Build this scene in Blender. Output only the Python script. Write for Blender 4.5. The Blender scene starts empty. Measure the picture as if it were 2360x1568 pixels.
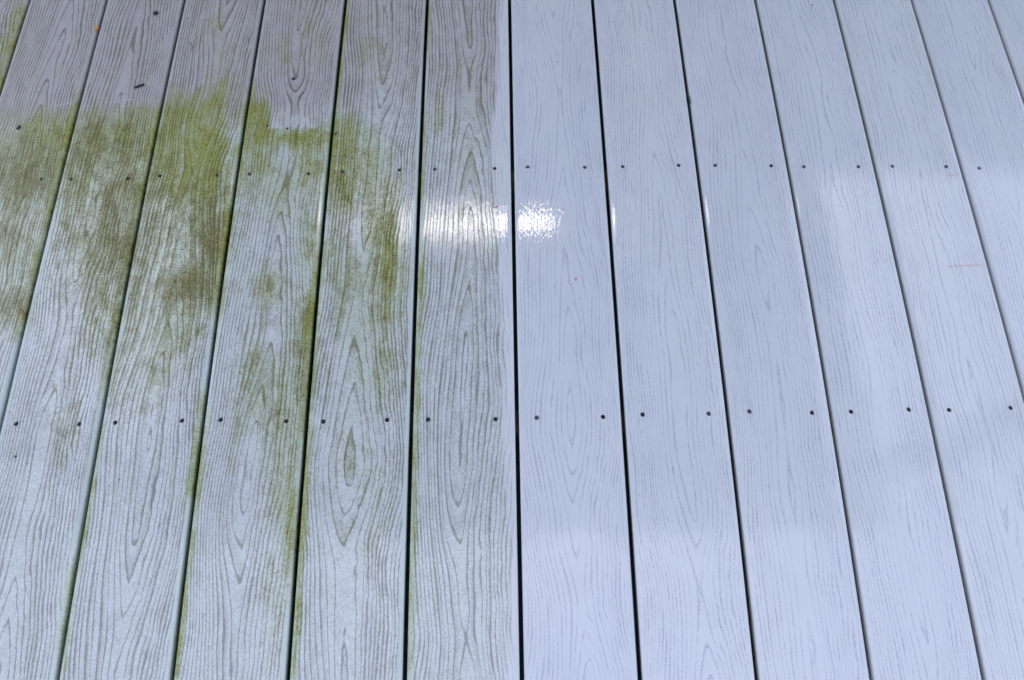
import bpy, bmesh, math, random
import numpy as np
from mathutils import Vector, Matrix, noise

scene = bpy.context.scene
col = scene.collection
R = math.radians

# ------------------------------------------------------------------ camera
CAM = Vector((-0.01185, 0.0, 0.94638))
FOC, PITCH, YAW, ROLL = 0.67909, 1.20813, 0.01708, 0.0022
_f = Vector((math.sin(YAW) * math.cos(PITCH), math.cos(YAW) * math.cos(PITCH), -math.sin(PITCH)))
_r = Vector((math.cos(YAW), -math.sin(YAW), 0))
_u = _r.cross(_f)
_r2 = math.cos(ROLL) * _r + math.sin(ROLL) * _u
_u2 = -math.sin(ROLL) * _r + math.cos(ROLL) * _u
cam_data = bpy.data.cameras.new('camera')
cam = bpy.data.objects.new('camera', cam_data)
col.objects.link(cam)
cam_data.sensor_fit = 'HORIZONTAL'
cam_data.sensor_width = 36.0
cam_data.lens = FOC * 36.0
cam_data.clip_start = 0.01
cam_data.clip_end = 2000.0
cam_data.dof.use_dof = True
cam_data.dof.focus_distance = 1.06
cam_data.dof.aperture_fstop = 8.0
M = Matrix.Identity(4)
for i in range(3):
    M[i][0], M[i][1], M[i][2], M[i][3] = _r2[i], _u2[i], -_f[i], CAM[i]
cam.matrix_world = M
scene.camera = cam

# ------------------------------------------------------------------ sky, sun, exposure
SUN_EL, SUN_AZ = R(59.6), R(-3.0)          # azimuth from +Y, positive towards +X
world = bpy.data.worlds.new('World')
scene.world = world
world.use_nodes = True
wn = world.node_tree
sky = wn.nodes.new('ShaderNodeTexSky')
sky.sky_type = 'NISHITA'
sky.sun_disc = False
sky.sun_elevation = SUN_EL
sky.sun_rotation = SUN_AZ
sky.air_density = 1.0
sky.dust_density = 3.5
sky.ozone_density = .8
bg = wn.nodes['Background']
bg.inputs['Strength'].default_value = 0.12
wn.links.new(sky.outputs['Color'], bg.inputs['Color'])

sun_data = bpy.data.lights.new('sun', 'SUN')
sun_data.energy = .5
sun_data.angle = R(39)
sun_data.color = (1.0, 0.96, 0.90)
sun = bpy.data.objects.new('sun', sun_data)
col.objects.link(sun)
sd = Vector((math.sin(SUN_AZ) * math.cos(SUN_EL), math.cos(SUN_AZ) * math.cos(SUN_EL), math.sin(SUN_EL)))
sun.rotation_euler = sd.to_track_quat('Z', 'Y').to_euler()
sun.location = sd * 20

vs = scene.view_settings
vs.view_transform = 'Standard'
vs.look = 'None'
vs.exposure = 2.32
vs.gamma = 1.0
vs.use_curve_mapping = False
scene.cycles.use_denoising = True
scene.cycles.max_bounces = 4
scene.cycles.caustics_reflective = False
scene.cycles.caustics_refractive = False
scene.cycles.use_adaptive_sampling = True
scene.cycles.adaptive_threshold = .02

# ------------------------------------------------------------------ places on the deck
DW, DH = 2360.0, 1568.0                      # frame in which the stains were measured


def deck_point(px, py, z=0.0):
    a = (px - DW / 2) / DW
    b = -(py - DH / 2) / DW
    d = FOC * _f + a * _r2 + b * _u2
    t = (z - CAM.z) / d.z
    return CAM + d * t


# smooth homography deck -> measuring frame (only used to lay stains on the planks)
def stain_xy(x, y):
    v = Vector((x, y, 0)) - CAM
    w = v.dot(_f)
    if w < 0.2:
        return -9999.0, -9999.0
    return DW / 2 + DW * FOC * v.dot(_r2) / w, DH / 2 - DW * FOC * v.dot(_u2) / w


# gaps between planks: x = c0 + c1 t + c2 t^2, t = y - 0.45 (the planks bow by a few millimetres)
GAPS = {1: (-.8600, -.0120, .0240), 2: (-.7222, -.0090, .0200), 3: (-.5837, -.0105, .0244), 4: (-.4410, -.0081, .0214),
        5: (-.2961, -.0053, .0169), 6: (-.1492, -.0029, .0107), 7: (-.0006, -.0002, .0013), 8: (.1490, .0029, -.0073),
        9: (.2966, .0056, -.0155), 10: (.4425, .0092, -.0250), 11: (.5824, .0116, -.0240), 12: (.7212, .0120, -.0230),
        13: (.8594, .0120, -.0230)}
for k in range(0, -6, -1):
    GAPS[k] = (GAPS[k + 1][0] - .1400, -.0120, .0240)
for k in range(14, 20):
    GAPS[k] = (GAPS[k - 1][0] + .1400, .0120, -.0230)


def gap_x(k, y):
    c = GAPS[k]
    t = max(-.62, min(.66, y - .45))
    return c[0] + c[1] * t + c[2] * t * t


DECK_Y0, DECK_Y1 = -1.5, 2.9
VIS_Y0, VIS_Y1 = -.16, 1.12


def sstep(a, b, x):
    t = max(0.0, min(1.0, (x - a) / (b - a)))
    return t * t * (3 - 2 * t)


# ------------------------------------------------------------------ node helpers
class NT:
    def __init__(self, name):
        self.mat = bpy.data.materials.new(name)
        self.mat.use_nodes = True
        self.t = self.mat.node_tree
        self.p = self.t.nodes['Principled BSDF']

    def n(self, kind, **kw):
        nd = self.t.nodes.new(kind)
        for k, v in kw.items():
            setattr(nd, k, v)
        return nd

    def put(self, sock, v):
        if hasattr(v, 'is_output'):
            self.t.links.new(v, sock)
        else:
            sock.default_value = v

    def m(self, op, a, b=0.0, c=None, clamp=False):
        nd = self.n('ShaderNodeMath', operation=op, use_clamp=clamp)
        self.put(nd.inputs[0], a)
        self.put(nd.inputs[1], b)
        if c is not None:
            self.put(nd.inputs[2], c)
        return nd.outputs[0]

    def ss(self, x, a, b, lo=0.0, hi=1.0):
        nd = self.n('ShaderNodeMapRange', interpolation_type='SMOOTHSTEP')
        self.put(nd.inputs['Value'], x)
        self.put(nd.inputs['From Min'], a)
        self.put(nd.inputs['From Max'], b)
        self.put(nd.inputs['To Min'], lo)
        self.put(nd.inputs['To Max'], hi)
        return nd.outputs['Result']

    def xyz(self, x, y, z=0.0):
        nd = self.n('ShaderNodeCombineXYZ')
        self.put(nd.inputs[0], x)
        self.put(nd.inputs[1], y)
        self.put(nd.inputs[2], z)
        return nd.outputs[0]

    def noise(self, vec, scale, detail=2.0, rough=.5, dist=0.0):
        nd = self.n('ShaderNodeTexNoise')
        self.put(nd.inputs['Vector'], vec)
        nd.inputs['Scale'].default_value = scale
        nd.inputs['Detail'].default_value = detail
        nd.inputs['Roughness'].default_value = rough
        nd.inputs['Distortion'].default_value = dist
        return nd.outputs['Fac']

    def mix(self, f, a, b):
        nd = self.n('ShaderNodeMix', data_type='RGBA')
        self.put(nd.inputs['Factor'], f)
        for s, v in ((nd.inputs[6], a), (nd.inputs[7], b)):
            if isinstance(v, tuple):
                v = (v[0], v[1], v[2], 1.0)
            self.put(s, v)
        return nd.outputs[2]

    def attr(self, name):
        nd = self.n('ShaderNodeAttribute', attribute_name=name)
        return nd


def simple_mat(name, colour, rough=.6, var=.25, scale=30.0, bump=0.0, spec=.5):
    t = NT(name)
    tc = t.n('ShaderNodeTexCoord').outputs['Object']
    f = t.noise(tc, scale, 4.0, .6)
    lo = tuple(c * (1 - var) for c in colour)
    hi = tuple(min(1, c * (1 + var)) for c in colour)
    t.put(t.p.inputs['Base Color'], t.mix(t.ss(f, .3, .7), lo, hi))
    t.p.inputs['Roughness'].default_value = rough
    t.p.inputs['Specular IOR Level'].default_value = spec
    if bump:
        b = t.n('ShaderNodeBump')
        b.inputs['Strength'].default_value = bump
        b.inputs['Distance'].default_value = .002
        t.put(b.inputs['Height'], f)
        t.put(t.p.inputs['Normal'], b.outputs[0])
    return t.mat


# ------------------------------------------------------------------ the plank material
def plank_material():
    t = NT('embossed_grey_composite_plank')
    uv = t.attr('board')                     # u across (m), v along (m), seed
    sp = t.n('ShaderNodeSeparateXYZ')
    t.put(sp.inputs[0], uv.outputs['Vector'])
    u, v, seed = sp.outputs
    gr = t.attr('grain')                     # pith depth, pith offset, ring spacing
    sg = t.n('ShaderNodeSeparateXYZ')
    t.put(sg.inputs[0], gr.outputs['Vector'])
    dep, cen, spc = sg.outputs
    st = t.attr('soil')                      # dirt, algae, tone
    ss_ = t.n('ShaderNodeSeparateXYZ')
    t.put(ss_.inputs[0], st.outputs['Vector'])
    dirt0, alg0, tone0 = ss_.outputs
    film = t.attr('film').outputs['Fac']
    so = t.m('MULTIPLY', seed, 37.0)

    # rings cut by the board surface: long pointed cathedrals in the middle, close lines at the sides
    wv = t.xyz(t.m('MULTIPLY', u, 9.0), t.m('MULTIPLY', v, 4.0), so)
    w1 = t.m('SUBTRACT', t.noise(wv, 1.0, 1.0), .5)
    w3 = t.m('SUBTRACT', t.noise(t.xyz(t.m('MULTIPLY', u, 24.0), t.m('MULTIPLY', v, 6.0), so), 1.0, 0.0), .5)
    wv2 = t.xyz(t.m('MULTIPLY', u, 70.0), t.m('MULTIPLY', v, 22.0), so)
    w2 = t.m('SUBTRACT', t.noise(wv2, 1.0, 2.0), .5)
    uu = t.m('SUBTRACT', u, cen)
    uu = t.m('MULTIPLY_ADD', w1, .026, uu)
    uu = t.m('MULTIPLY_ADD', w2, .0034, uu)
    un = t.m('DIVIDE', t.m('SQRT', t.m('MULTIPLY_ADD', uu, uu, .0024 ** 2)), .065)
    pw = t.m('POWER', un, .36)
    ph = t.m('MULTIPLY_ADD', t.m('MULTIPLY', un, pw), spc, t.m('MULTIPLY_ADD', w3, 2.6, t.m('MULTIPLY_ADD', w2, .55, dep)))
    grad = t.m('MULTIPLY_ADD', t.m('MULTIPLY', pw, spc), 1.36 / .065, 9.0)
    fx = t.xyz(t.m('MULTIPLY', u, 1300.0), t.m('MULTIPLY', v, 330.0), so)
    fine = t.m('SUBTRACT', t.noise(fx, 1.0, 1.0, .6), .5)
    ph = t.m('MULTIPLY_ADD', t.m('MULTIPLY', fine, grad), .0017, ph)
    ring = t.m('FLOOR', ph)
    p = t.m('FRACT', ph)
    wn_ = t.n('ShaderNodeTexWhiteNoise', noise_dimensions='2D')
    t.put(wn_.inputs['Vector'], t.xyz(ring, so))
    rnd = wn_.outputs['Value']
    # groove of about a millimetre, some rings broader
    lw = t.m('MULTIPLY', grad, t.m('MULTIPLY_ADD', rnd, .0013, .0008))
    lw = t.m('MINIMUM', t.m('MULTIPLY', lw, t.m('MULTIPLY_ADD', w2, 3.0, 1.0)), .5)
    a0 = t.m('SUBTRACT', .97, lw)
    line = t.m('MULTIPLY', t.ss(p, t.m('MULTIPLY_ADD', lw, -.35, a0), t.m('MULTIPLY_ADD', lw, .35, a0)), t.ss(p, .955, 1.0, 1.0, 0.0))
    # smooth rounded edge of the plank carries no emboss
    au = t.attr('edge').outputs['Fac']
    inner = t.ss(au, .0035, .0065)
    line = t.m('MULTIPLY', line, inner)
    # breaks along the groove
    n_str = t.noise(t.xyz(t.m('MULTIPLY', u, 150.0), t.m('MULTIPLY', v, 14.0), so), 1.0, 2.0, .6)
    brk = n_str
    line_s = t.m('MULTIPLY', line, t.ss(brk, .36, .56, .25, 1.0))
    # stippled flats between some rings
    sx = t.xyz(t.m('MULTIPLY', u, 700.0), t.m('MULTIPLY', v, 500.0), so)
    stip = t.noise(sx, 1.0, 1.0, .7)
    flat = t.m('MULTIPLY', t.ss(rnd, .30, .75), t.m('MULTIPLY', t.ss(p, .10, .45), t.ss(un, .75, .45, .45, 1.0)))
    flat = t.m('MULTIPLY', flat, inner)

    # soil masks
    tc = t.xyz(u, v, so)
    n_big = t.noise(t.xyz(t.m('MULTIPLY', u, 16.0), t.m('MULTIPLY', v, 9.0), so), 1.0, 2.0, .62)
    n_mid = t.noise(t.xyz(t.m('MULTIPLY', u, 75.0), t.m('MULTIPLY', v, 45.0), so), 1.0, 3.0, .7)
    n_fin = t.noise(t.xyz(t.m('MULTIPLY', u, 520.0), t.m('MULTIPLY', v, 380.0), so), 1.0, 1.0, .7)
    dn = t.m('ADD', dirt0, t.m('MULTIPLY', t.m('SUBTRACT', n_str, .5), .55))
    dirt = t.ss(dn, .18, .70)
    # algae: patchy, streaked along the emboss, held back on proud smooth rings
    an = t.m('MULTIPLY_ADD', t.m('SUBTRACT', n_big, .5), .7, alg0)
    an = t.m('MULTIPLY_ADD', t.m('SUBTRACT', n_mid, .5), .95, an)
    an = t.m('MULTIPLY_ADD', t.m('SUBTRACT', n_str, .5), .75, an)
    an = t.m('MULTIPLY_ADD', t.m('SUBTRACT', n_fin, .5), .80, an)
    an = t.m('MULTIPLY_ADD', t.m('SUBTRACT', rnd, .5), .22, an)
    an = t.m('MULTIPLY_ADD', line, .22, an)
    have = t.ss(alg0, .02, .15)
    alg = t.m('MULTIPLY', t.ss(an, .12, .82), have)
    algT = t.m('MULTIPLY', t.ss(an, .38, 1.10), have)

    # colours
    n_low = t.noise(t.xyz(t.m('MULTIPLY', u, 6.0), t.m('MULTIPLY', v, 2.2), so), 1.0, 2.0)
    base = t.mix(t.ss(n_low, .3, .7), (.568, .530, .520), (.612, .564, .538))
    wt = t.n('ShaderNodeTexWhiteNoise', noise_dimensions='1D')
    t.put(wt.inputs['W'], seed)
    base = t.mix(t.m('MULTIPLY', wt.outputs['Value'], .75), base, (.625, .575, .525))
    base = t.mix(t.ss(t.m('MULTIPLY_ADD', n_mid, .4, n_big), .62, .95, 0.0, .20), base, (.47, .445, .41))
    base = t.mix(t.m('MULTIPLY', t.ss(stip, .45, .75), .12), base, (.39, .38, .40))
    lc = t.m('MULTIPLY', line_s, t.ss(stip, .36, .60, .14, .64))
    clean = t.mix(lc, base, (.27, .25, .30))
    dbase = t.mix(t.ss(n_fin, .35, .7), (.578, .548, .500), (.488, .458, .405))
    # film of grime, stippled on the rough rings
    grime = t.m('MULTIPLY', t.ss(t.m('MULTIPLY_ADD', flat, .20, t.m('MULTIPLY_ADD', n_mid, .75, t.m('MULTIPLY', n_fin, .45))), .48, .92), t.m('MULTIPLY', t.m('MULTIPLY', inner, film), .85))
    dbase = t.mix(t.ss(au, .0085, .0045, 0.0, .8), dbase, (.50, .51, .44))
    dbase = t.mix(t.m('MULTIPLY', t.ss(alg0, .10, .5), .50), dbase, (.42, .44, .28))
    dbase = t.mix(grime, dbase, (.250, .225, .175))
    dlc = t.m('MULTIPLY', line, t.ss(t.m('ADD', stip, t.m('MULTIPLY', brk, .8)), .55, 1.0, .40, .92))
    dlc = t.m('MULTIPLY', dlc, t.m('MULTIPLY_ADD', film, .45, .52))
    dbase = t.mix(t.ss(film, .66, 1.0, 0.0, .68), dbase, (.385, .302, .278))
    dcol = t.mix(dlc, dbase, (.150, .138, .098))
    yel = t.mix(t.ss(n_fin, .3, .7), (.300, .285, .036), (.165, .155, .020))
    brn = t.mix(t.ss(n_fin, .3, .7), (.205, .168, .032), (.088, .069, .013))
    acol = t.mix(t.ss(t.m('MULTIPLY_ADD', t.m('SUBTRACT', n_mid, .5), .9, tone0), .28, .82), yel, brn)
    acol = t.mix(t.m('MULTIPLY', line, .55), acol, (.085, .060, .014))
    dcol = t.mix(t.m('MULTIPLY', alg, .66), dcol, t.mix(.50, (.33, .34, .14), acol))
    dcol = t.mix(t.m('MULTIPLY', algT, .92), dcol, acol)
    colr = t.mix(dirt, clean, dcol)
    t.put(t.p.inputs['Base Color'], colr)

    # water film: smooth on the washed side, broken by grime and algae on the other
    rg = t.m('MULTIPLY', dirt, t.m('MULTIPLY_ADD', grime, .09, t.m('MULTIPLY_ADD', alg, .30, .005)))
    rg = t.m('ADD', rg, t.ss(t.m('MULTIPLY_ADD', n_big, .7, t.m('MULTIPLY', n_mid, .5)), .52, .75, .012, .045))
    t.put(t.p.inputs['Roughness'], t.m('MAXIMUM', rg, .02))
    t.p.inputs['IOR'].default_value = 1.42

    # relief
    h = t.m('MULTIPLY', line, t.m('MULTIPLY_ADD', dirt, -.55, -.25))
    h = t.m('MULTIPLY_ADD', t.m('SUBTRACT', stip, .5), t.m('MULTIPLY_ADD', dirt, .15, .04), h)
    rip = t.noise(t.xyz(t.m('MULTIPLY', u, 240.0), t.m('MULTIPLY', v, 110.0), so), 1.0, 1.0, .6)
    h = t.m('MULTIPLY_ADD', t.m('SUBTRACT', rip, .5), .34, h)
    h = t.m('MULTIPLY_ADD', w2, .45, h)
    b = t.n('ShaderNodeBump')
    b.inputs['Strength'].default_value = 1.0
    b.inputs['Distance'].default_value = .00030
    t.put(b.inputs['Height'], h)
    t.put(t.p.inputs['Normal'], b.outputs[0])
    return t.mat


MAT_PLANK = plank_material()
MAT_SCREW = simple_mat('dark_coated_screw', (.020, .018, .022), .45, .4, 900)
MAT_JOIST = simple_mat('treated_joist_lumber', (.10, .085, .055), .8, .3, 40)
MAT_GAP_SHADE = simple_mat('dark_gap_shade', (.010, .010, .022), .8, .3, 60)
MAT_LAWN = simple_mat('lawn', (.055, .090, .030), .95, .4, 3)
MAT_WHITE = simple_mat('white_painted_wood', (.72, .72, .70), .5, .06, 6)
MAT_PINE = simple_mat('stained_pine_ceiling', (.34, .25, .16), .5, .15, 10)
MAT_SHINGLE = simple_mat('grey_shingle', (.12, .12, .13), .9, .3, 30)
MAT_SIDING = simple_mat('cream_siding', (.55, .52, .45), .6, .08, 4)
MAT_GLASS = simple_mat('dark_window_glass', (.02, .025, .03), .08, .2, 2)


# ------------------------------------------------------------------ generic builders
def link(name, me, mat, parent=None):
    o = bpy.data.objects.new(name, me)
    col.objects.link(o)
    if mat is not None and len(me.materials) == 0:
        me.materials.append(mat)
    if parent is not None:
        o.parent = parent
    return o


def box(name, lo, hi, mat, parent=None, bevel=.004):
    bm = bmesh.new()
    bmesh.ops.create_cube(bm, size=1.0)
    c = [(a + b) / 2 for a, b in zip(lo, hi)]
    s = [b - a for a, b in zip(lo, hi)]
    for v in bm.verts:
        v.co = Vector((c[0] + v.co.x * s[0], c[1] + v.co.y * s[1], c[2] + v.co.z * s[2]))
    if bevel:
        bmesh.ops.bevel(bm, geom=bm.edges[:], offset=bevel, segments=1, affect='EDGES')
    me = bpy.data.meshes.new(name)
    bm.to_mesh(me)
    bm.free()
    return link(name, me, mat, parent)


def empty(name, loc=(0, 0, 0)):
    o = bpy.data.objects.new(name, None)
    col.objects.link(o)
    o.location = loc
    o.empty_display_size = .1
    return o


def tag(o, label=None, cat=None, group=None, kind=None):
    if label:
        o['label'] = label
    if cat:
        o['category'] = cat
    if group:
        o['group'] = group
    if kind:
        o['kind'] = kind
    return o


# ------------------------------------------------------------------ ground
def sheet(name, s, z, mat, kind):
    me = bpy.data.meshes.new(name)
    me.from_pydata([(-s, -s, z), (s, -s, z), (s, s, z), (-s, s, z)], [], [(0, 1, 2, 3)])
    o = link(name, me, mat)
    tag(o, kind=kind)
    return o


g = sheet('ground', 600, -.66, MAT_LAWN, 'structure')
g['label'] = 'green lawn stretching away around the deck'

me = bpy.data.meshes.new('gap_shade_sheet')
me.from_pydata([(-2, -1.7, -.652), (2, -1.7, -.652), (2, 3.0, -.652), (-2, 3.0, -.652), (-2, -1.7, -.658), (2, -1.7, -.658), (2, 3.0, -.658), (-2, 3.0, -.658)], [],
               [(0, 1, 2, 3), (7, 6, 5, 4), (0, 4, 5, 1), (1, 5, 6, 2), (2, 6, 7, 3), (3, 7, 4, 0)])
shade_sheet = link('gap_shade_sheet', me, MAT_GAP_SHADE)  # added sheet, its dark colour stands in for shade seen through the gaps
tag(shade_sheet, 'added dark sheet under the deck that darkens the plank gaps', 'fabric', kind='structure')

# ------------------------------------------------------------------ stains, measured on the photograph's deck
# (x, y, rx, ry, strength, tone 0 yellow-green .. 1 brown-olive)
ALGAE = [
    (10, 60, 45, 150, .75, .3), (60, 390, 75, 85, .75, .75), (20, 560, 60, 70, .62, .8), (25, 700, 50, 60, .85, .9),
    (90, 300, 80, 40, .42, .3), (15, 420, 60, 60, .6, .7),
    (260, 330, 90, 62, .85, .70), (170, 420, 70, 70, .55, .6), (300, 430, 60, 60, .75, .6), (285, 560, 55, 110, .85, .95),
    (240, 700, 48, 110, .55, .9), (200, 560, 50, 80, .35, .8), (260, 850, 40, 110, .30, .8), (150, 1000, 50, 150, .22, .7),
    (430, 262, 75, 40, .75, .15), (500, 225, 40, 50, .7, .3), (470, 340, 75, 75, 1.0, .05), (395, 420, 55, 65, .75, .5),
    (480, 430, 50, 50, .8, .6), (470, 545, 55, 80, .85, .85), (430, 660, 70, 50, .95, .9), (390, 560, 40, 90, .4, .7),
    (410, 760, 60, 70, .42, .7), (350, 840, 60, 120, .36, .5), (350, 330, 30, 60, .5, .2),
    (490, 70, 26, 70, .42, .45), (520, 150, 26, 70, .34, .4), (600, 130, 20, 110, .26, .5),
    (592, 264, 38, 30, .95, .15), (690, 318, 75, 26, .85, .30), (615, 300, 20, 24, .9, .3), (200, 300, 220, 60, .30, .35), (140, 440, 240, 200, .20, .6), (400, 560, 240, 240, .14, .6), (590, 330, 30, 60, .6, .2), (720, 390, 40, 60, .62, .4),
    (650, 130, 22, 50, .40, .5), (735, 110, 22, 80, .40, .25), (700, 60, 22, 50, .24, .4), (610, 400, 60, 60, .36, .4),
    (640, 470, 50, 50, .36, .6), (715, 560, 35, 80, .62, .5), (620, 660, 40, 50, .55, .7), (590, 850, 40, 70, .45, .7),
    (705, 760, 26, 90, .7, .6), (690, 900, 24, 110, .62, .8), (640, 900, 40, 80, .35, .6), (650, 1080, 40, 160, .36, .4),
    (675, 1200, 24, 160, .50, .3), (560, 1000, 60, 120, .24, .5), (630, 1420, 40, 160, .30, .5),
    (800, 300, 40, 40, .55, .2), (845, 345, 60, 60, .45, .3), (840, 430, 80, 55, .62, .65), (880, 520, 34, 60, .85, .6),
    (790, 420, 30, 80, .5, .5), (905, 610, 36, 70, .62, .45), (850, 640, 60, 60, .45, .7), (900, 690, 30, 60, .5, .4),
    (830, 745, 60, 60, .40, .6), (870, 850, 60, 90, .36, .5), (790, 640, 40, 120, .30, .6), (800, 1000, 80, 140, .25, .6),
    (865, 110, 40, 80, .30, .6), (870, 1180, 40, 120, .25, .5), (800, 1250, 40, 60, .25, .8),
    (1080, 180, 50, 150, .22, .95), (1075, 400, 40, 120, .22, .95), (1070, 720, 50, 100, .20, .95),
    (1010, 250, 16, 60, .40, .2),
]
# strips of algae that grow along a plank's left or right edge: plank, side, y from, y to, width (m), strength
EDGE = [(3, 'L', 1000, 1568, .010, .5), (4, 'L', 950, 1568, .012, .62), (5, 'L', 980, 1568, .012, .55), (6, 'L', 560, 1568, .014, .55),
        (6, 'L', 0, 120, .010, .6), (6, 'L', 230, 480, .008, .5), (5, 'L', 0, 420, .008, .75), (5, 'L', 600, 900, .006, .6),
        (4, 'L', 200, 400, .010, .8), (4, 'L', 500, 800, .006, .5), (3, 'R', 480, 700, .012, .7), (3, 'R', 900, 1150, .010, .5),
        (4, 'R', 600, 800, .014, .8), (4, 'R', 830, 1000, .012, .5), (2, 'R', 300, 640, .012, .55), (2, 'R', 700, 900, .010, .5),
        (1, 'R', 200, 520, .014, .6), (1, 'R', 560, 760, .012, .5), (0, 'R', 0, 260, .03, .6), (2, 'R', 1300, 1500, .01, .5)]
# places kept clear by something that lay there, and where a dry film starts: x0, x1, y0, y1, soft px, factor left
CLEAR = [(625, 726, 150, 295, 3, .03), (-400, 372, -400, 236, 22, .12), (372, 470, -400, 190, 40, .30), (520, 560, 200, 330, 20, .5)]


def soil_at(k, x, y, e_left, e_right):
    px, py = stain_xy(x, y)
    if px < -9000:
        px, py = (x + .95) * 1100, 1700.0
    # grime: planks left of the washed area, ragged border inside plank 6
    w = noise.noise(Vector((x * 3, y * 5, 3.1))) * .012
    border = -.020 + .004 * math.sin(y * 7) + w + .014 * sstep(.25, -.05, y)
    dirt = 1.0 - sstep(border - .018, border + .014, x)
    dirt *= .62 + .38 * sstep(1.2, -.2, (x + .15) / .25)
    # less grime towards the near end
    dirt *= 1.0 - .22 * sstep(900, 1500, py)
    a, wt, tn = 0.0, 1e-6, 0.0
    for (bx, by, rx, ry, s, tone) in ALGAE:
        qx, qy = (px - bx) / rx, (py - by) / ry
        q = qx * qx + qy * qy
        if q < 6:
            e = s * math.exp(-q * .9)
            a = 1 - (1 - a) * (1 - min(.98, e))
            wt += e
            tn += e * tone
    for (x0, x1, y0, y1, so, fac) in CLEAR:
        ins = sstep(x0 - so, x0 + so, px) * sstep(x1 + so, x1 - so, px) * sstep(y0 - so, y0 + so, py) * sstep(y1 + so, y1 - so, py)
        a *= 1 - ins * (1 - fac)
    for (kk, side, y0, y1, wd, s) in EDGE:
        if kk == k:
            e = e_left if side == 'L' else e_right
            q = s * sstep(wd, wd * .35, e) * sstep(y0 - 60, y0 + 40, py) * sstep(y1 + 60, y1 - 40, py)
            if q > 0:
                a = 1 - (1 - a) * (1 - q)
                wt += q
                tn += q * .25
    if k < 7:
        a = max(a, .06 * dirt)
    return dirt, a * sstep(0, .3, dirt), tn / wt if wt > .02 else .55


def film_at(x, y):
    px, py = stain_xy(x, y)
    if px < -9000:
        return .45
    f = .62 + .10 * noise.noise(Vector((x * 5, y * 4, 7.7)))
    # dull dry film at the far left, thinner towards the near end
    f += .42 * sstep(310, 190, py) * sstep(900, 500, px)
    f += .34 * sstep(470, 60, py)
    f -= .20 * sstep(700, 1350, py)
    return max(.2, min(1.0, f))


# ------------------------------------------------------------------ emboss of each plank: (y in the photo, pith depth)
CATH = {
    1: [(-200, .075), (480, .030), (640, .020), (760, .034), (900, .045), (1600, .012)],
    2: [(-200, .070), (330, .034), (520, .040), (760, .052), (1100, .050), (1700, .016)],
    3: [(-100, .018), (260, .044), (380, .060), (1000, .014), (1500, .045), (1700, .055)],
    4: [(-100, .020), (170, .046), (240, .062), (1150, .012), (1450, .042), (1700, .05)],
    5: [(-100, .018), (560, .058), (660, .062), (1050, .026), (1320, .050), (1700, .062)],
    6: [(-60, .040), (90, .055), (160, .060), (900, .012), (1020, .014), (1380, .040), (1470, .046), (1700, .030)],
    7: [(-60, .030), (120, .055), (220, .060), (760, .022), (1000, .016), (1220, .034), (1400, .050), (1700, .022)],
    8: [(-60, .070), (900, .022), (1150, .026), (1350, .048), (1700, .026)],
}


def pith(k, y, seed):
    if k in CATH:
        py = stain_xy(0.0, y)[1] if y > -.3 else 1700
        py = max(-200, min(1700, py))
        ks = CATH[k]
        val = ks[0][1]
        for (a, da), (b, db) in zip(ks, ks[1:]):
            if a <= py <= b:
                val = da + (db - da) * (.35 * (py - a) / (b - a) + .65 * sstep(a, b, py))
                break
            if py > b:
                val = db
        if py <= -200:
            val += .03 * noise.noise(Vector((seed * 9, y * 1.5, 1)))
        return max(.008, val)
    return .036 + .030 * noise.noise(Vector((seed * 9.7, y * 1.25, 4.0))) + .010 * noise.noise(Vector((seed * 5.1, y * 3.1, 9.0)))


# ------------------------------------------------------------------ screws, read off the joist lines
UP = [(95, 413), (165, 414), (295, 412), (369, 406), (501, 405), (575, 402), (711, 401), (789, 396), (921, 392), (1002, 390), (1140, 388),
      (1216, 385), (1348, 386), (1435, 385), (1564, 382), (1648, 382), (1777, 383), (1853, 384), (1979, 384), (2057, 383), (2181, 384), (2258, 387)]
LOW = [(38, 977), (183, 978), (266, 975), (420, 970), (509, 968), (660, 971), (745, 972), (892, 968), (986, 967), (1142, 966), (1237, 963),
       (1390, 961), (1481, 956), (1633, 954), (1727, 949), (1871, 952), (1962, 949), (2095, 944), (2188, 945), (2330, 940)]
SCREWS = {k: [] for k in range(-5, 19)}
for lst in (UP, LOW):
    for (px, py) in lst:
        q = deck_point(px, py)
        for k in range(-5, 19):
            if gap_x(k, q.y) < q.x < gap_x(k + 1, q.y):
                SCREWS[k].append((q.x, q.y))
rs = random.Random(5)
JOISTS = [.244 + .4064 * i for i in range(-4, 7)]
for k in range(-5, 19):
    for jy in JOISTS:
        for side in (0, 1):
            x = gap_x(k, jy) + .026 if side == 0 else gap_x(k + 1, jy) - .026
            if not any(abs(sx - x) < .03 and abs(sy - jy) < .05 for sx, sy in SCREWS[k]):
                SCREWS[k].append((x + rs.uniform(-.002, .002), jy + rs.uniform(-.003, .003)))

GAP = .0056
THICK = .024
HOLE_R = .0034


def screw_mesh():
    """countersunk bugle head with a star socket, seen at the bottom of its hole"""
    bm = bmesh.new()
    n = 12
    prof = [(.0029, -.0036), (.0029, -.0019), (.0024, -.0014), (.0014, -.0015), (.0012, -.0030)]
    rings = []
    for i, (r, z) in enumerate(prof):
        ring = []
        for j in range(n):
            a = 2 * math.pi * j / n
            q = r * (1.0 if i < 3 else (1.12 if j % 2 else .82))
            ring.append(bm.verts.new((q * math.cos(a), q * math.sin(a), z)))
        rings.append(ring)
    for a, b in zip(rings, rings[1:]):
        for j in range(n):
            bm.faces.new((a[j], a[(j + 1) % n], b[(j + 1) % n], b[j]))
    bm.faces.new(rings[-1])
    me = bpy.data.meshes.new('screw')
    bm.to_mesh(me)
    bm.free()
    me.materials.append(MAT_SCREW)
    return me


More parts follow.
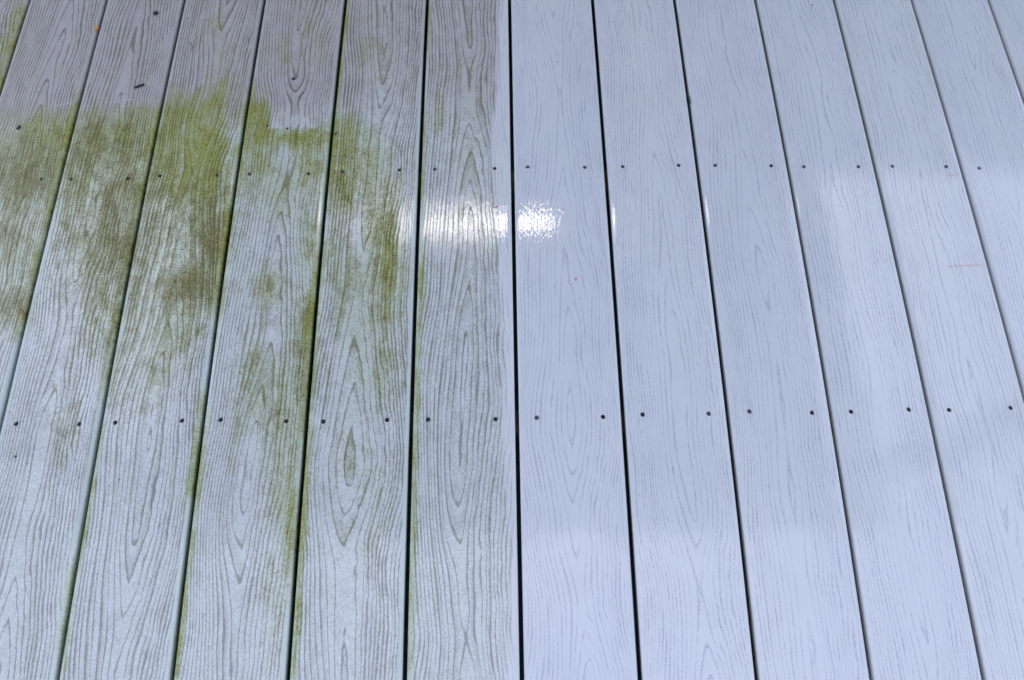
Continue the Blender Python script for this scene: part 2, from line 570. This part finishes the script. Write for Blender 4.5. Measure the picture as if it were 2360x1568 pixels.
SCREW_ME = screw_mesh()
SCREW_WORN = SCREW_ME.copy()
SCREW_WORN.materials.clear()
SCREW_WORN.materials.append(simple_mat('worn_grey_screw', (.085, .080, .085), .4, .5, 700))


def make_plank(k, deck):
    seed = rs.random()
    in_view = 0 <= k <= 13
    scr = sorted(SCREWS[k])
    # rows
    step = .008 if in_view else .08
    rows = []
    y = DECK_Y0
    while y < DECK_Y1:
        st = step if VIS_Y0 - .05 < y < VIS_Y1 + .05 else .08
        rows.append(y)
        y += st
    rows.append(DECK_Y1)
    cut = []
    bands = []
    for j in JOISTS:
        ys = [s[1] for s in scr if abs(s[1] - j) < .06]
        if ys:
            a, b = min(ys) - .006, max(ys) + .006
            bands.append((a, b))
            rows = [r for r in rows if not (a - .003 < r < b + .003)] + [a, b]
    rows.sort()
    # columns, as a fraction of the plank's width
    def frac(x, yy):
        l, r = gap_x(k, yy) + GAP / 2, gap_x(k + 1, yy) - GAP / 2
        return (x - l) / (r - l)
    fl = [frac(*s) for s in scr if frac(*s) < .5]
    fr = [frac(*s) for s in scr if frac(*s) >= .5]
    m = .0048 / .14
    cl = (min(fl) - m, max(fl) + m)
    cr = (min(fr) - m, max(fr) + m)
    nmid = 11 if in_view else 2
    fs = [.052, (.052 + cl[0]) / 2 if cl[0] > .09 else None, cl[0], cl[1]] + [cl[1] + (cr[0] - cl[1]) * i / nmid for i in range(1, nmid)] + \
         [cr[0], cr[1], (.948 + cr[1]) / 2 if cr[1] < .91 else None, .948]
    fs = [f for f in fs if f is not None]
    il, ir = fs.index(cl[0]), fs.index(cr[0])
    lip = [(0, -THICK), (0, -.0030), (.0003, -.0018), (.0010, -.0008), (.0023, -.0002)]
    me_v, me_f = [], []
    board, grain, soil, edge, film = [], [], [], [], []
    crown = rs.uniform(-.0006, .0006)
    lift = rs.uniform(-.0012, .0012)
    nper = len(lip) * 2 + len(fs)

    def add(x, yy, z):
        l, r = gap_x(k, yy) + GAP / 2, gap_x(k + 1, yy) - GAP / 2
        f = (x - l) / (r - l)
        zz = z + lift + crown * (1 - (2 * f - 1) ** 2)
        me_v.append((x, yy, zz))
        u = x - (l + r) / 2
        board.append((u, yy, seed + k * .713))
        d = pith(k, yy, seed)
        c = .010 * noise.noise(Vector((seed * 31, yy * 1.7, 2.0))) + CEN.get(k, 0.0)
        grain.append((d / .0090, c, SPC.get(k, 10.5)))
        e_l, e_r = x - l, r - x
        soil.append(soil_at(k, x, yy, e_l, e_r) if in_view else soil_at(k, x, yy, 1, 1))
        edge.append(min(e_l, e_r))
        film.append(film_at(x, yy))
        return len(me_v) - 1

    grid = []
    for yy in rows:
        l, r = gap_x(k, yy) + GAP / 2, gap_x(k + 1, yy) - GAP / 2
        w = r - l
        line = [add(l + dx, yy, dz) for dx, dz in lip]
        line += [add(l + f * w, yy, 0) for f in fs]
        line += [add(r - dx, yy, dz) for dx, dz in reversed(lip)]
        grid.append(line)
    nl = len(lip)
    hole_cells = {}
    for (a, b) in bands:
        ra = rows.index(a)
        for s in scr:
            if a < s[1] < b:
                hole_cells[(ra, nl + (il if frac(*s) < .5 else ir))] = s
    for i in range(len(rows) - 1):
        for j in range(nper - 1):
            q = (grid[i][j], grid[i][j + 1], grid[i + 1][j + 1], grid[i + 1][j])
            if (i, j) in hole_cells:
                sx, sy = hole_cells[(i, j)]
                cx = [me_v[t] for t in q]
                n = 12
                top = [add(sx + HOLE_R * math.cos(2 * math.pi * t / n), sy + HOLE_R * math.sin(2 * math.pi * t / n), 0) for t in range(n)]
                bot = [add(sx + HOLE_R * math.cos(2 * math.pi * t / n), sy + HOLE_R * math.sin(2 * math.pi * t / n), -.004) for t in range(n)]
                # corners q: 0 lower left, 1 lower right, 2 upper right, 3 upper left
                own = {0: 2, 1: 2, 2: 2, 3: 3, 4: 3, 5: 3, 6: 0, 7: 0, 8: 0, 9: 1, 10: 1, 11: 1}
                for t in range(n):
                    t2 = (t + 1) % n
                    me_f.append((top[t2], top[t], q[own[t]]))
                    if own[t] != own[t2]:
                        me_f.append((top[t2], q[own[t]], q[own[t2]]))
                    me_f.append((top[t], top[t2], bot[t2], bot[t]))
            else:
                me_f.append(q)
        me_f.append((grid[i][nper - 1], grid[i][0], grid[i + 1][0], grid[i + 1][nper - 1]))
    me_f.append(tuple(reversed(grid[0])))
    me_f.append(tuple(grid[-1]))
    me = bpy.data.meshes.new('plank')
    me.from_pydata(me_v, [], me_f)
    for nm, dat in (('board', board), ('grain', grain), ('soil', soil)):
        at = me.attributes.new(nm, 'FLOAT_VECTOR', 'POINT')
        at.data.foreach_set('vector', np.array(dat, dtype=np.float32).ravel())
    at = me.attributes.new('edge', 'FLOAT', 'POINT')
    at.data.foreach_set('value', np.array(edge, dtype=np.float32))
    at = me.attributes.new('film', 'FLOAT', 'POINT')
    at.data.foreach_set('value', np.array(film, dtype=np.float32))
    me.materials.append(MAT_PLANK)
    for pl in me.polygons:
        pl.use_smooth = len(pl.vertices) == 4 and abs(pl.normal.y) < .5
    me.update()
    o = link('plank', me, None, deck)
    for (sx, sy) in scr:
        if in_view and VIS_Y0 < sy < VIS_Y1:
            s = link('screw', SCREW_WORN if rs.random() < (.55 if sy > .45 else .15) else SCREW_ME, None, o)
            s.location = (sx, sy, lift - rs.uniform(-.0003, .0010))
            s.scale = (1.12, 1.12, 1.0)
            s.rotation_euler = (rs.uniform(-.06, .06), rs.uniform(-.06, .06), rs.uniform(0, 6))
    return o


CEN = {1: .004, 2: -.002, 3: .004, 4: .003, 5: -.008, 6: .003, 7: .006, 8: .012, 9: .0, 10: -.004}
SPC = {1: 11.5, 2: 11.0, 3: 10.6, 4: 10.2, 5: 10.0, 6: 9.6, 7: 10.5, 8: 11.0}
LAB = {0: 'plank green with algae at its far end, leftmost', 1: 'grimy plank with dark olive algae patches',
       2: 'grimy plank with brown algae down its right side', 3: 'plank with the brightest yellow green algae patch',
       4: 'plank with a square clean patch among the algae', 5: 'plank with olive algae along its cathedral grain',
       6: 'plank with brownish grime and a washed right edge'}
deck = empty('deck')
tag(deck, 'grey composite plank deck, left half green with algae, right half washed clean', 'deck', kind='structure')
for k in range(-4, 18):
    o = make_plank(k, deck)
    if k in LAB:
        o['label'] = LAB[k]
x0, x1 = gap_x(-4, 0) + .02, gap_x(18, 0) - .02
for jy in JOISTS:
    if DECK_Y0 < jy < DECK_Y1:
        box('joist', (x0, jy - .019, -.22), (x1, jy + .019, -THICK - .004), MAT_JOIST, deck)

# ------------------------------------------------------------------ porch roof over the far end of the deck, and the house
RZ = 2.50
E_Y = .34
roof = empty('porch_roof', (0, 0, 0))
tag(roof, 'white boarded porch roof over the far end of the deck', 'roof')
sk = (-.80, .25, 1.96, 2.18)                 # opening added so the sun through it reflects as the bright patch
RX = 1.75
RY1 = 3.0


def roof_slab(x0_, x1_, y0_, y1_):
    box('ceiling_panel', (x0_, y0_, RZ), (x1_, y1_, RZ + .02), MAT_PINE, roof, 0)
    box('roof_sheet', (x0_, y0_, RZ + .14), (x1_, y1_, RZ + .16), MAT_SHINGLE, roof, 0)


roof_slab(-RX, RX, E_Y, sk[2])
roof_slab(-RX, RX, sk[3], RY1)
roof_slab(-RX, sk[0], sk[2] + .001, sk[3] - .001)
roof_slab(sk[1], RX, sk[2] + .001, sk[3] - .001)
box('fascia', (-RX - .02, E_Y - .022, RZ - .05), (RX + .02, E_Y - .001, RZ + .17), MAT_WHITE, roof)
for s in (-1, 1):
    box('side_fascia', (s * RX + (.001 if s > 0 else -.021), E_Y, RZ - .05), (s * RX + (.021 if s > 0 else -.001), RY1, RZ + .17), MAT_WHITE, roof)
    box('post', (s * 1.45 - .05, .42, .003), (s * 1.45 + .05, .52, RZ - .001), MAT_WHITE, roof)
box('beam', (-RX + .01, 1.02, RZ - .12), (RX - .01, 1.10, RZ - .001), MAT_WHITE, roof)

house = empty('house', (0, 3.1, -.6))
tag(house, 'cream sided house wall behind the deck', 'house')
for i in range(26):
    z = -.62 + i * .16
    b = box('siding_board', (-4.0, 3.02, z), (4.0, 3.05 + .0, z + .158), MAT_SIDING, None, 0)
    b.parent = house
    b.matrix_parent_inverse = Matrix.Translation((0, -3.1, .6))
b = box('wall', (-4.0, 3.052, -.62), (4.0, 3.2, 3.6), MAT_SIDING, None, 0)
b.parent = house
b.matrix_parent_inverse = Matrix.Translation((0, -3.1, .6))

# ------------------------------------------------------------------ debris on the planks
MAT_BLACK = simple_mat('wet_black_bark', (.012, .010, .012), .5, .4, 400)
MAT_ORANGE = simple_mat('orange_dry_leaf', (.62, .22, .02), .5, .3, 300)
MAT_PINK = simple_mat('magenta_petal', (.75, .01, .22), .5, .15, 300)
MAT_RUST = simple_mat('rusty_pine_needle', (.75, .30, .10), .6, .2, 500)
MAT_HAIR = simple_mat('dark_fibre', (.06, .055, .06), .6, .2, 300)
MAT_PALE = simple_mat('pale_dry_fibre', (.55, .52, .45), .6, .2, 300)
MAT_BROWN = simple_mat('brown_seed_husk', (.05, .03, .015), .6, .4, 400)
rd = random.Random(11)


def tube_mesh(name, pts, rads, mat, n=7):
    bm = bmesh.new()
    rings = []
    for i, p in enumerate(pts):
        p = Vector(p)
        a = Vector(pts[max(0, i - 1)])
        b = Vector(pts[min(len(pts) - 1, i + 1)])
        d = (b - a).normalized()
        s = d.cross(Vector((0, 0, 1))).normalized()
        t = s.cross(d)
        rings.append([bm.verts.new(p + (s * math.cos(2 * math.pi * j / n) + t * math.sin(2 * math.pi * j / n)) * rads[i] * rd.uniform(.88, 1.12)) for j in range(n)])
    for a, b in zip(rings, rings[1:]):
        for j in range(n):
            bm.faces.new((a[j], a[(j + 1) % n], b[(j + 1) % n], b[j]))
    bm.faces.new(list(reversed(rings[0])))
    bm.faces.new(rings[-1])
    me = bpy.data.meshes.new(name)
    bm.to_mesh(me)
    bm.free()
    for pl in me.polygons:
        pl.use_smooth = True
    me.materials.append(mat)
    return me


def strand(name, px_pts, rad, mat, label, cat, taper=True, group=None):
    """a thin thing lying on the deck along a line of measured points"""
    P = [deck_point(a, b) for a, b in px_pts]
    o0 = P[len(P) // 2].copy()
    n = len(P)
    rads = [rad * (1 if not taper else (.45 + .55 * math.sin(math.pi * (i + .5) / n))) for i in range(n)]
    pts = [(p.x - o0.x, p.y - o0.y, rad * 1.1 + .0012) for p in P]
    o = link(name, tube_mesh(name, pts, rads, mat), None)
    o.location = (o0.x, o0.y, 0)
    return tag(o, label, cat, group)


def chip(name, px, py, outline, thick, mat, label, cat, size, rot=0, z=.0014, group=None, curl=.15):
    """a small flat chip with its own thickness: outline in unit coordinates, domed top"""
    q = deck_point(px, py)
    bm = bmesh.new()
    c = Vector((sum(p[0] for p in outline) / len(outline), sum(p[1] for p in outline) / len(outline), 0))
    lo, hi, mid = [], [], []
    for (a, b_) in outline:
        h = curl * (a * a + b_ * b_) * size
        lo.append(bm.verts.new((a * size, b_ * size, h)))
        hi.append(bm.verts.new((a * size * .96, b_ * size * .96, h + thick * .75)))
        mid.append(bm.verts.new(((a + c.x) / 2 * size, (b_ + c.y) / 2 * size, h * .4 + thick)))
    top = bm.verts.new((c.x * size, c.y * size, thick * 1.1))
    n = len(outline)
    for j in range(n):
        j2 = (j + 1) % n
        bm.faces.new((lo[j], lo[j2], hi[j2], hi[j]))
        bm.faces.new((hi[j], hi[j2], mid[j2], mid[j]))
        bm.faces.new((mid[j], mid[j2], top))
    bm.faces.new(list(reversed(lo)))
    me = bpy.data.meshes.new(name)
    bm.to_mesh(me)
    bm.free()
    me.materials.append(mat)
    o = link(name, me, None)
    o.location = (q.x, q.y, z)
    o.rotation_euler = (0, 0, rot)
    return tag(o, label, cat, group)


ROUND = [(1, .1), (.6, .75), (-.1, .95), (-.8, .6), (-.95, -.3), (-.85, -.95), (.1, -.8), (.75, -.55)]
OVAL = [(1, 0), (.8, .35), (.2, .5), (-.5, .45), (-1, .1), (-.8, -.35), (-.1, -.5), (.7, -.4)]
DROP = [(1.1, .05), (.4, .5), (-.4, .6), (-.9, .2), (-.7, -.45), (0, -.6), (.5, -.4)]

chip('leaf_fragment', 361, 33, ROUND, .0022, MAT_BLACK, 'black rounded leaf fragment near the far edge, biggest dark bit', 'leaf', .0044, .2)
chip('leaf_fragment', 45, 296, OVAL, .002, MAT_BLACK, 'small black oval fragment on the leftmost algae stained plank', 'leaf', .0046, 1.05)
chip('seed', 677, 184, DROP, .002, MAT_BLACK, 'small black pointed seed above the square clean patch', 'seed', .0034, .1)
chip('seed', 883, 141, OVAL, .001, MAT_BLACK, 'tiny black speck on the plank left of the grimy brown one', 'seed', .0015, .5)
chip('seed_husk', 617, 292, DROP, .0014, MAT_BROWN, 'tiny brown husk at the left corner of the square clean patch', 'husk', .0022, 1.0)
chip('seed_husk', 663, 298, DROP, .0014, MAT_BROWN, 'tiny dark husk at the lower edge of the square clean patch', 'husk', .0024, .3)
chip('seed', 434, 44, OVAL, .001, MAT_BROWN, 'tiny brown speck right of the black rounded leaf fragment', 'seed', .0015, .5)
chip('seed', 38, 1053, ROUND, .0008, MAT_BROWN, 'reddish brown speck on the left near the lower screw row', 'seed', .0018, .5)
chip('seed', 64, 1070, OVAL, .0008, MAT_BLACK, 'tiny black speck beside the reddish brown one', 'seed', .0012, .5)
chip('seed', 276, 1105, OVAL, .0008, MAT_BLACK, 'tiny dark speck below the lower screws, second plank from left', 'seed', .0014, .5)
chip('seed', 1871, 14, OVAL, .001, MAT_BLACK, 'tiny black speck at the far edge of the washed side', 'seed', .0020, .9)
chip('petal_fragment', 1144.5, 478, OVAL, .0008, MAT_PINK, 'magenta petal speck in the bright reflection', 'petal', .0022, .6)
chip('petal_fragment', 1327, 645, OVAL, .0008, MAT_PINK, 'magenta petal speck on the washed plank below the reflection', 'petal', .0023, 1.1)
chip('leaf_fragment', 224, 67, [(1.5, 0), (.9, .45), (0, .55), (-.9, .45), (-1.5, .1), (-.9, -.45), (0, -.5), (.9, -.4)], .0012, MAT_ORANGE,
     'small orange leaf fragment caught on a plank edge', 'leaf', .0050, 1.45, z=.0008)
chip('bark_fragment', 1588, 232, [(1.8, 0), (.9, .4), (-.8, .45), (-1.7, .1), (-.9, -.4), (.8, -.4)], .0016, MAT_BLACK,
     'dark sliver of bark stuck in a gap on the washed side', 'bark', .0050, 1.62, z=-.001)
strand('twig', [(313, 206), (317, 203.5), (323, 201), (329, 199.5), (334, 197)], .0018, MAT_BLACK, 'short black twig lying across the plank near the far left', 'twig', taper=False)
strand('twig', [(771, 313), (774, 311), (777, 307)], .0011, MAT_BLACK, 'tiny black stick beside the gap right of the clean patch', 'twig')
strand('fibre', [(431, 97), (436, 99), (441, 103), (444, 108), (444, 113), (442, 116)], .00045, MAT_HAIR, 'thin dark curled fibre on the far left planks', 'fibre')
strand('fibre', [(255, 238), (290, 232), (320, 230), (350, 232), (372, 235)], .0003, MAT_PALE, 'pale straight fibre on the upper border of the algae', 'fibre')
strand('fibre', [(128, 246), (150, 242), (175, 238)], .0003, MAT_PALE, 'pale short fibre on the plank edge left of the long one', 'fibre')
strand('pine_needle', [(2186, 404.5), (2196, 405), (2204, 404), (2211, 405)], .0003, MAT_RUST, 'thin rusty needle below the upper screw row on the right', 'needle')
strand('pine_needle', [(2183, 615), (2200, 614), (2215, 613), (2235, 612), (2250, 611), (2263, 611)], .0003, MAT_RUST, 'long thin rusty needle midway down the right side', 'needle')
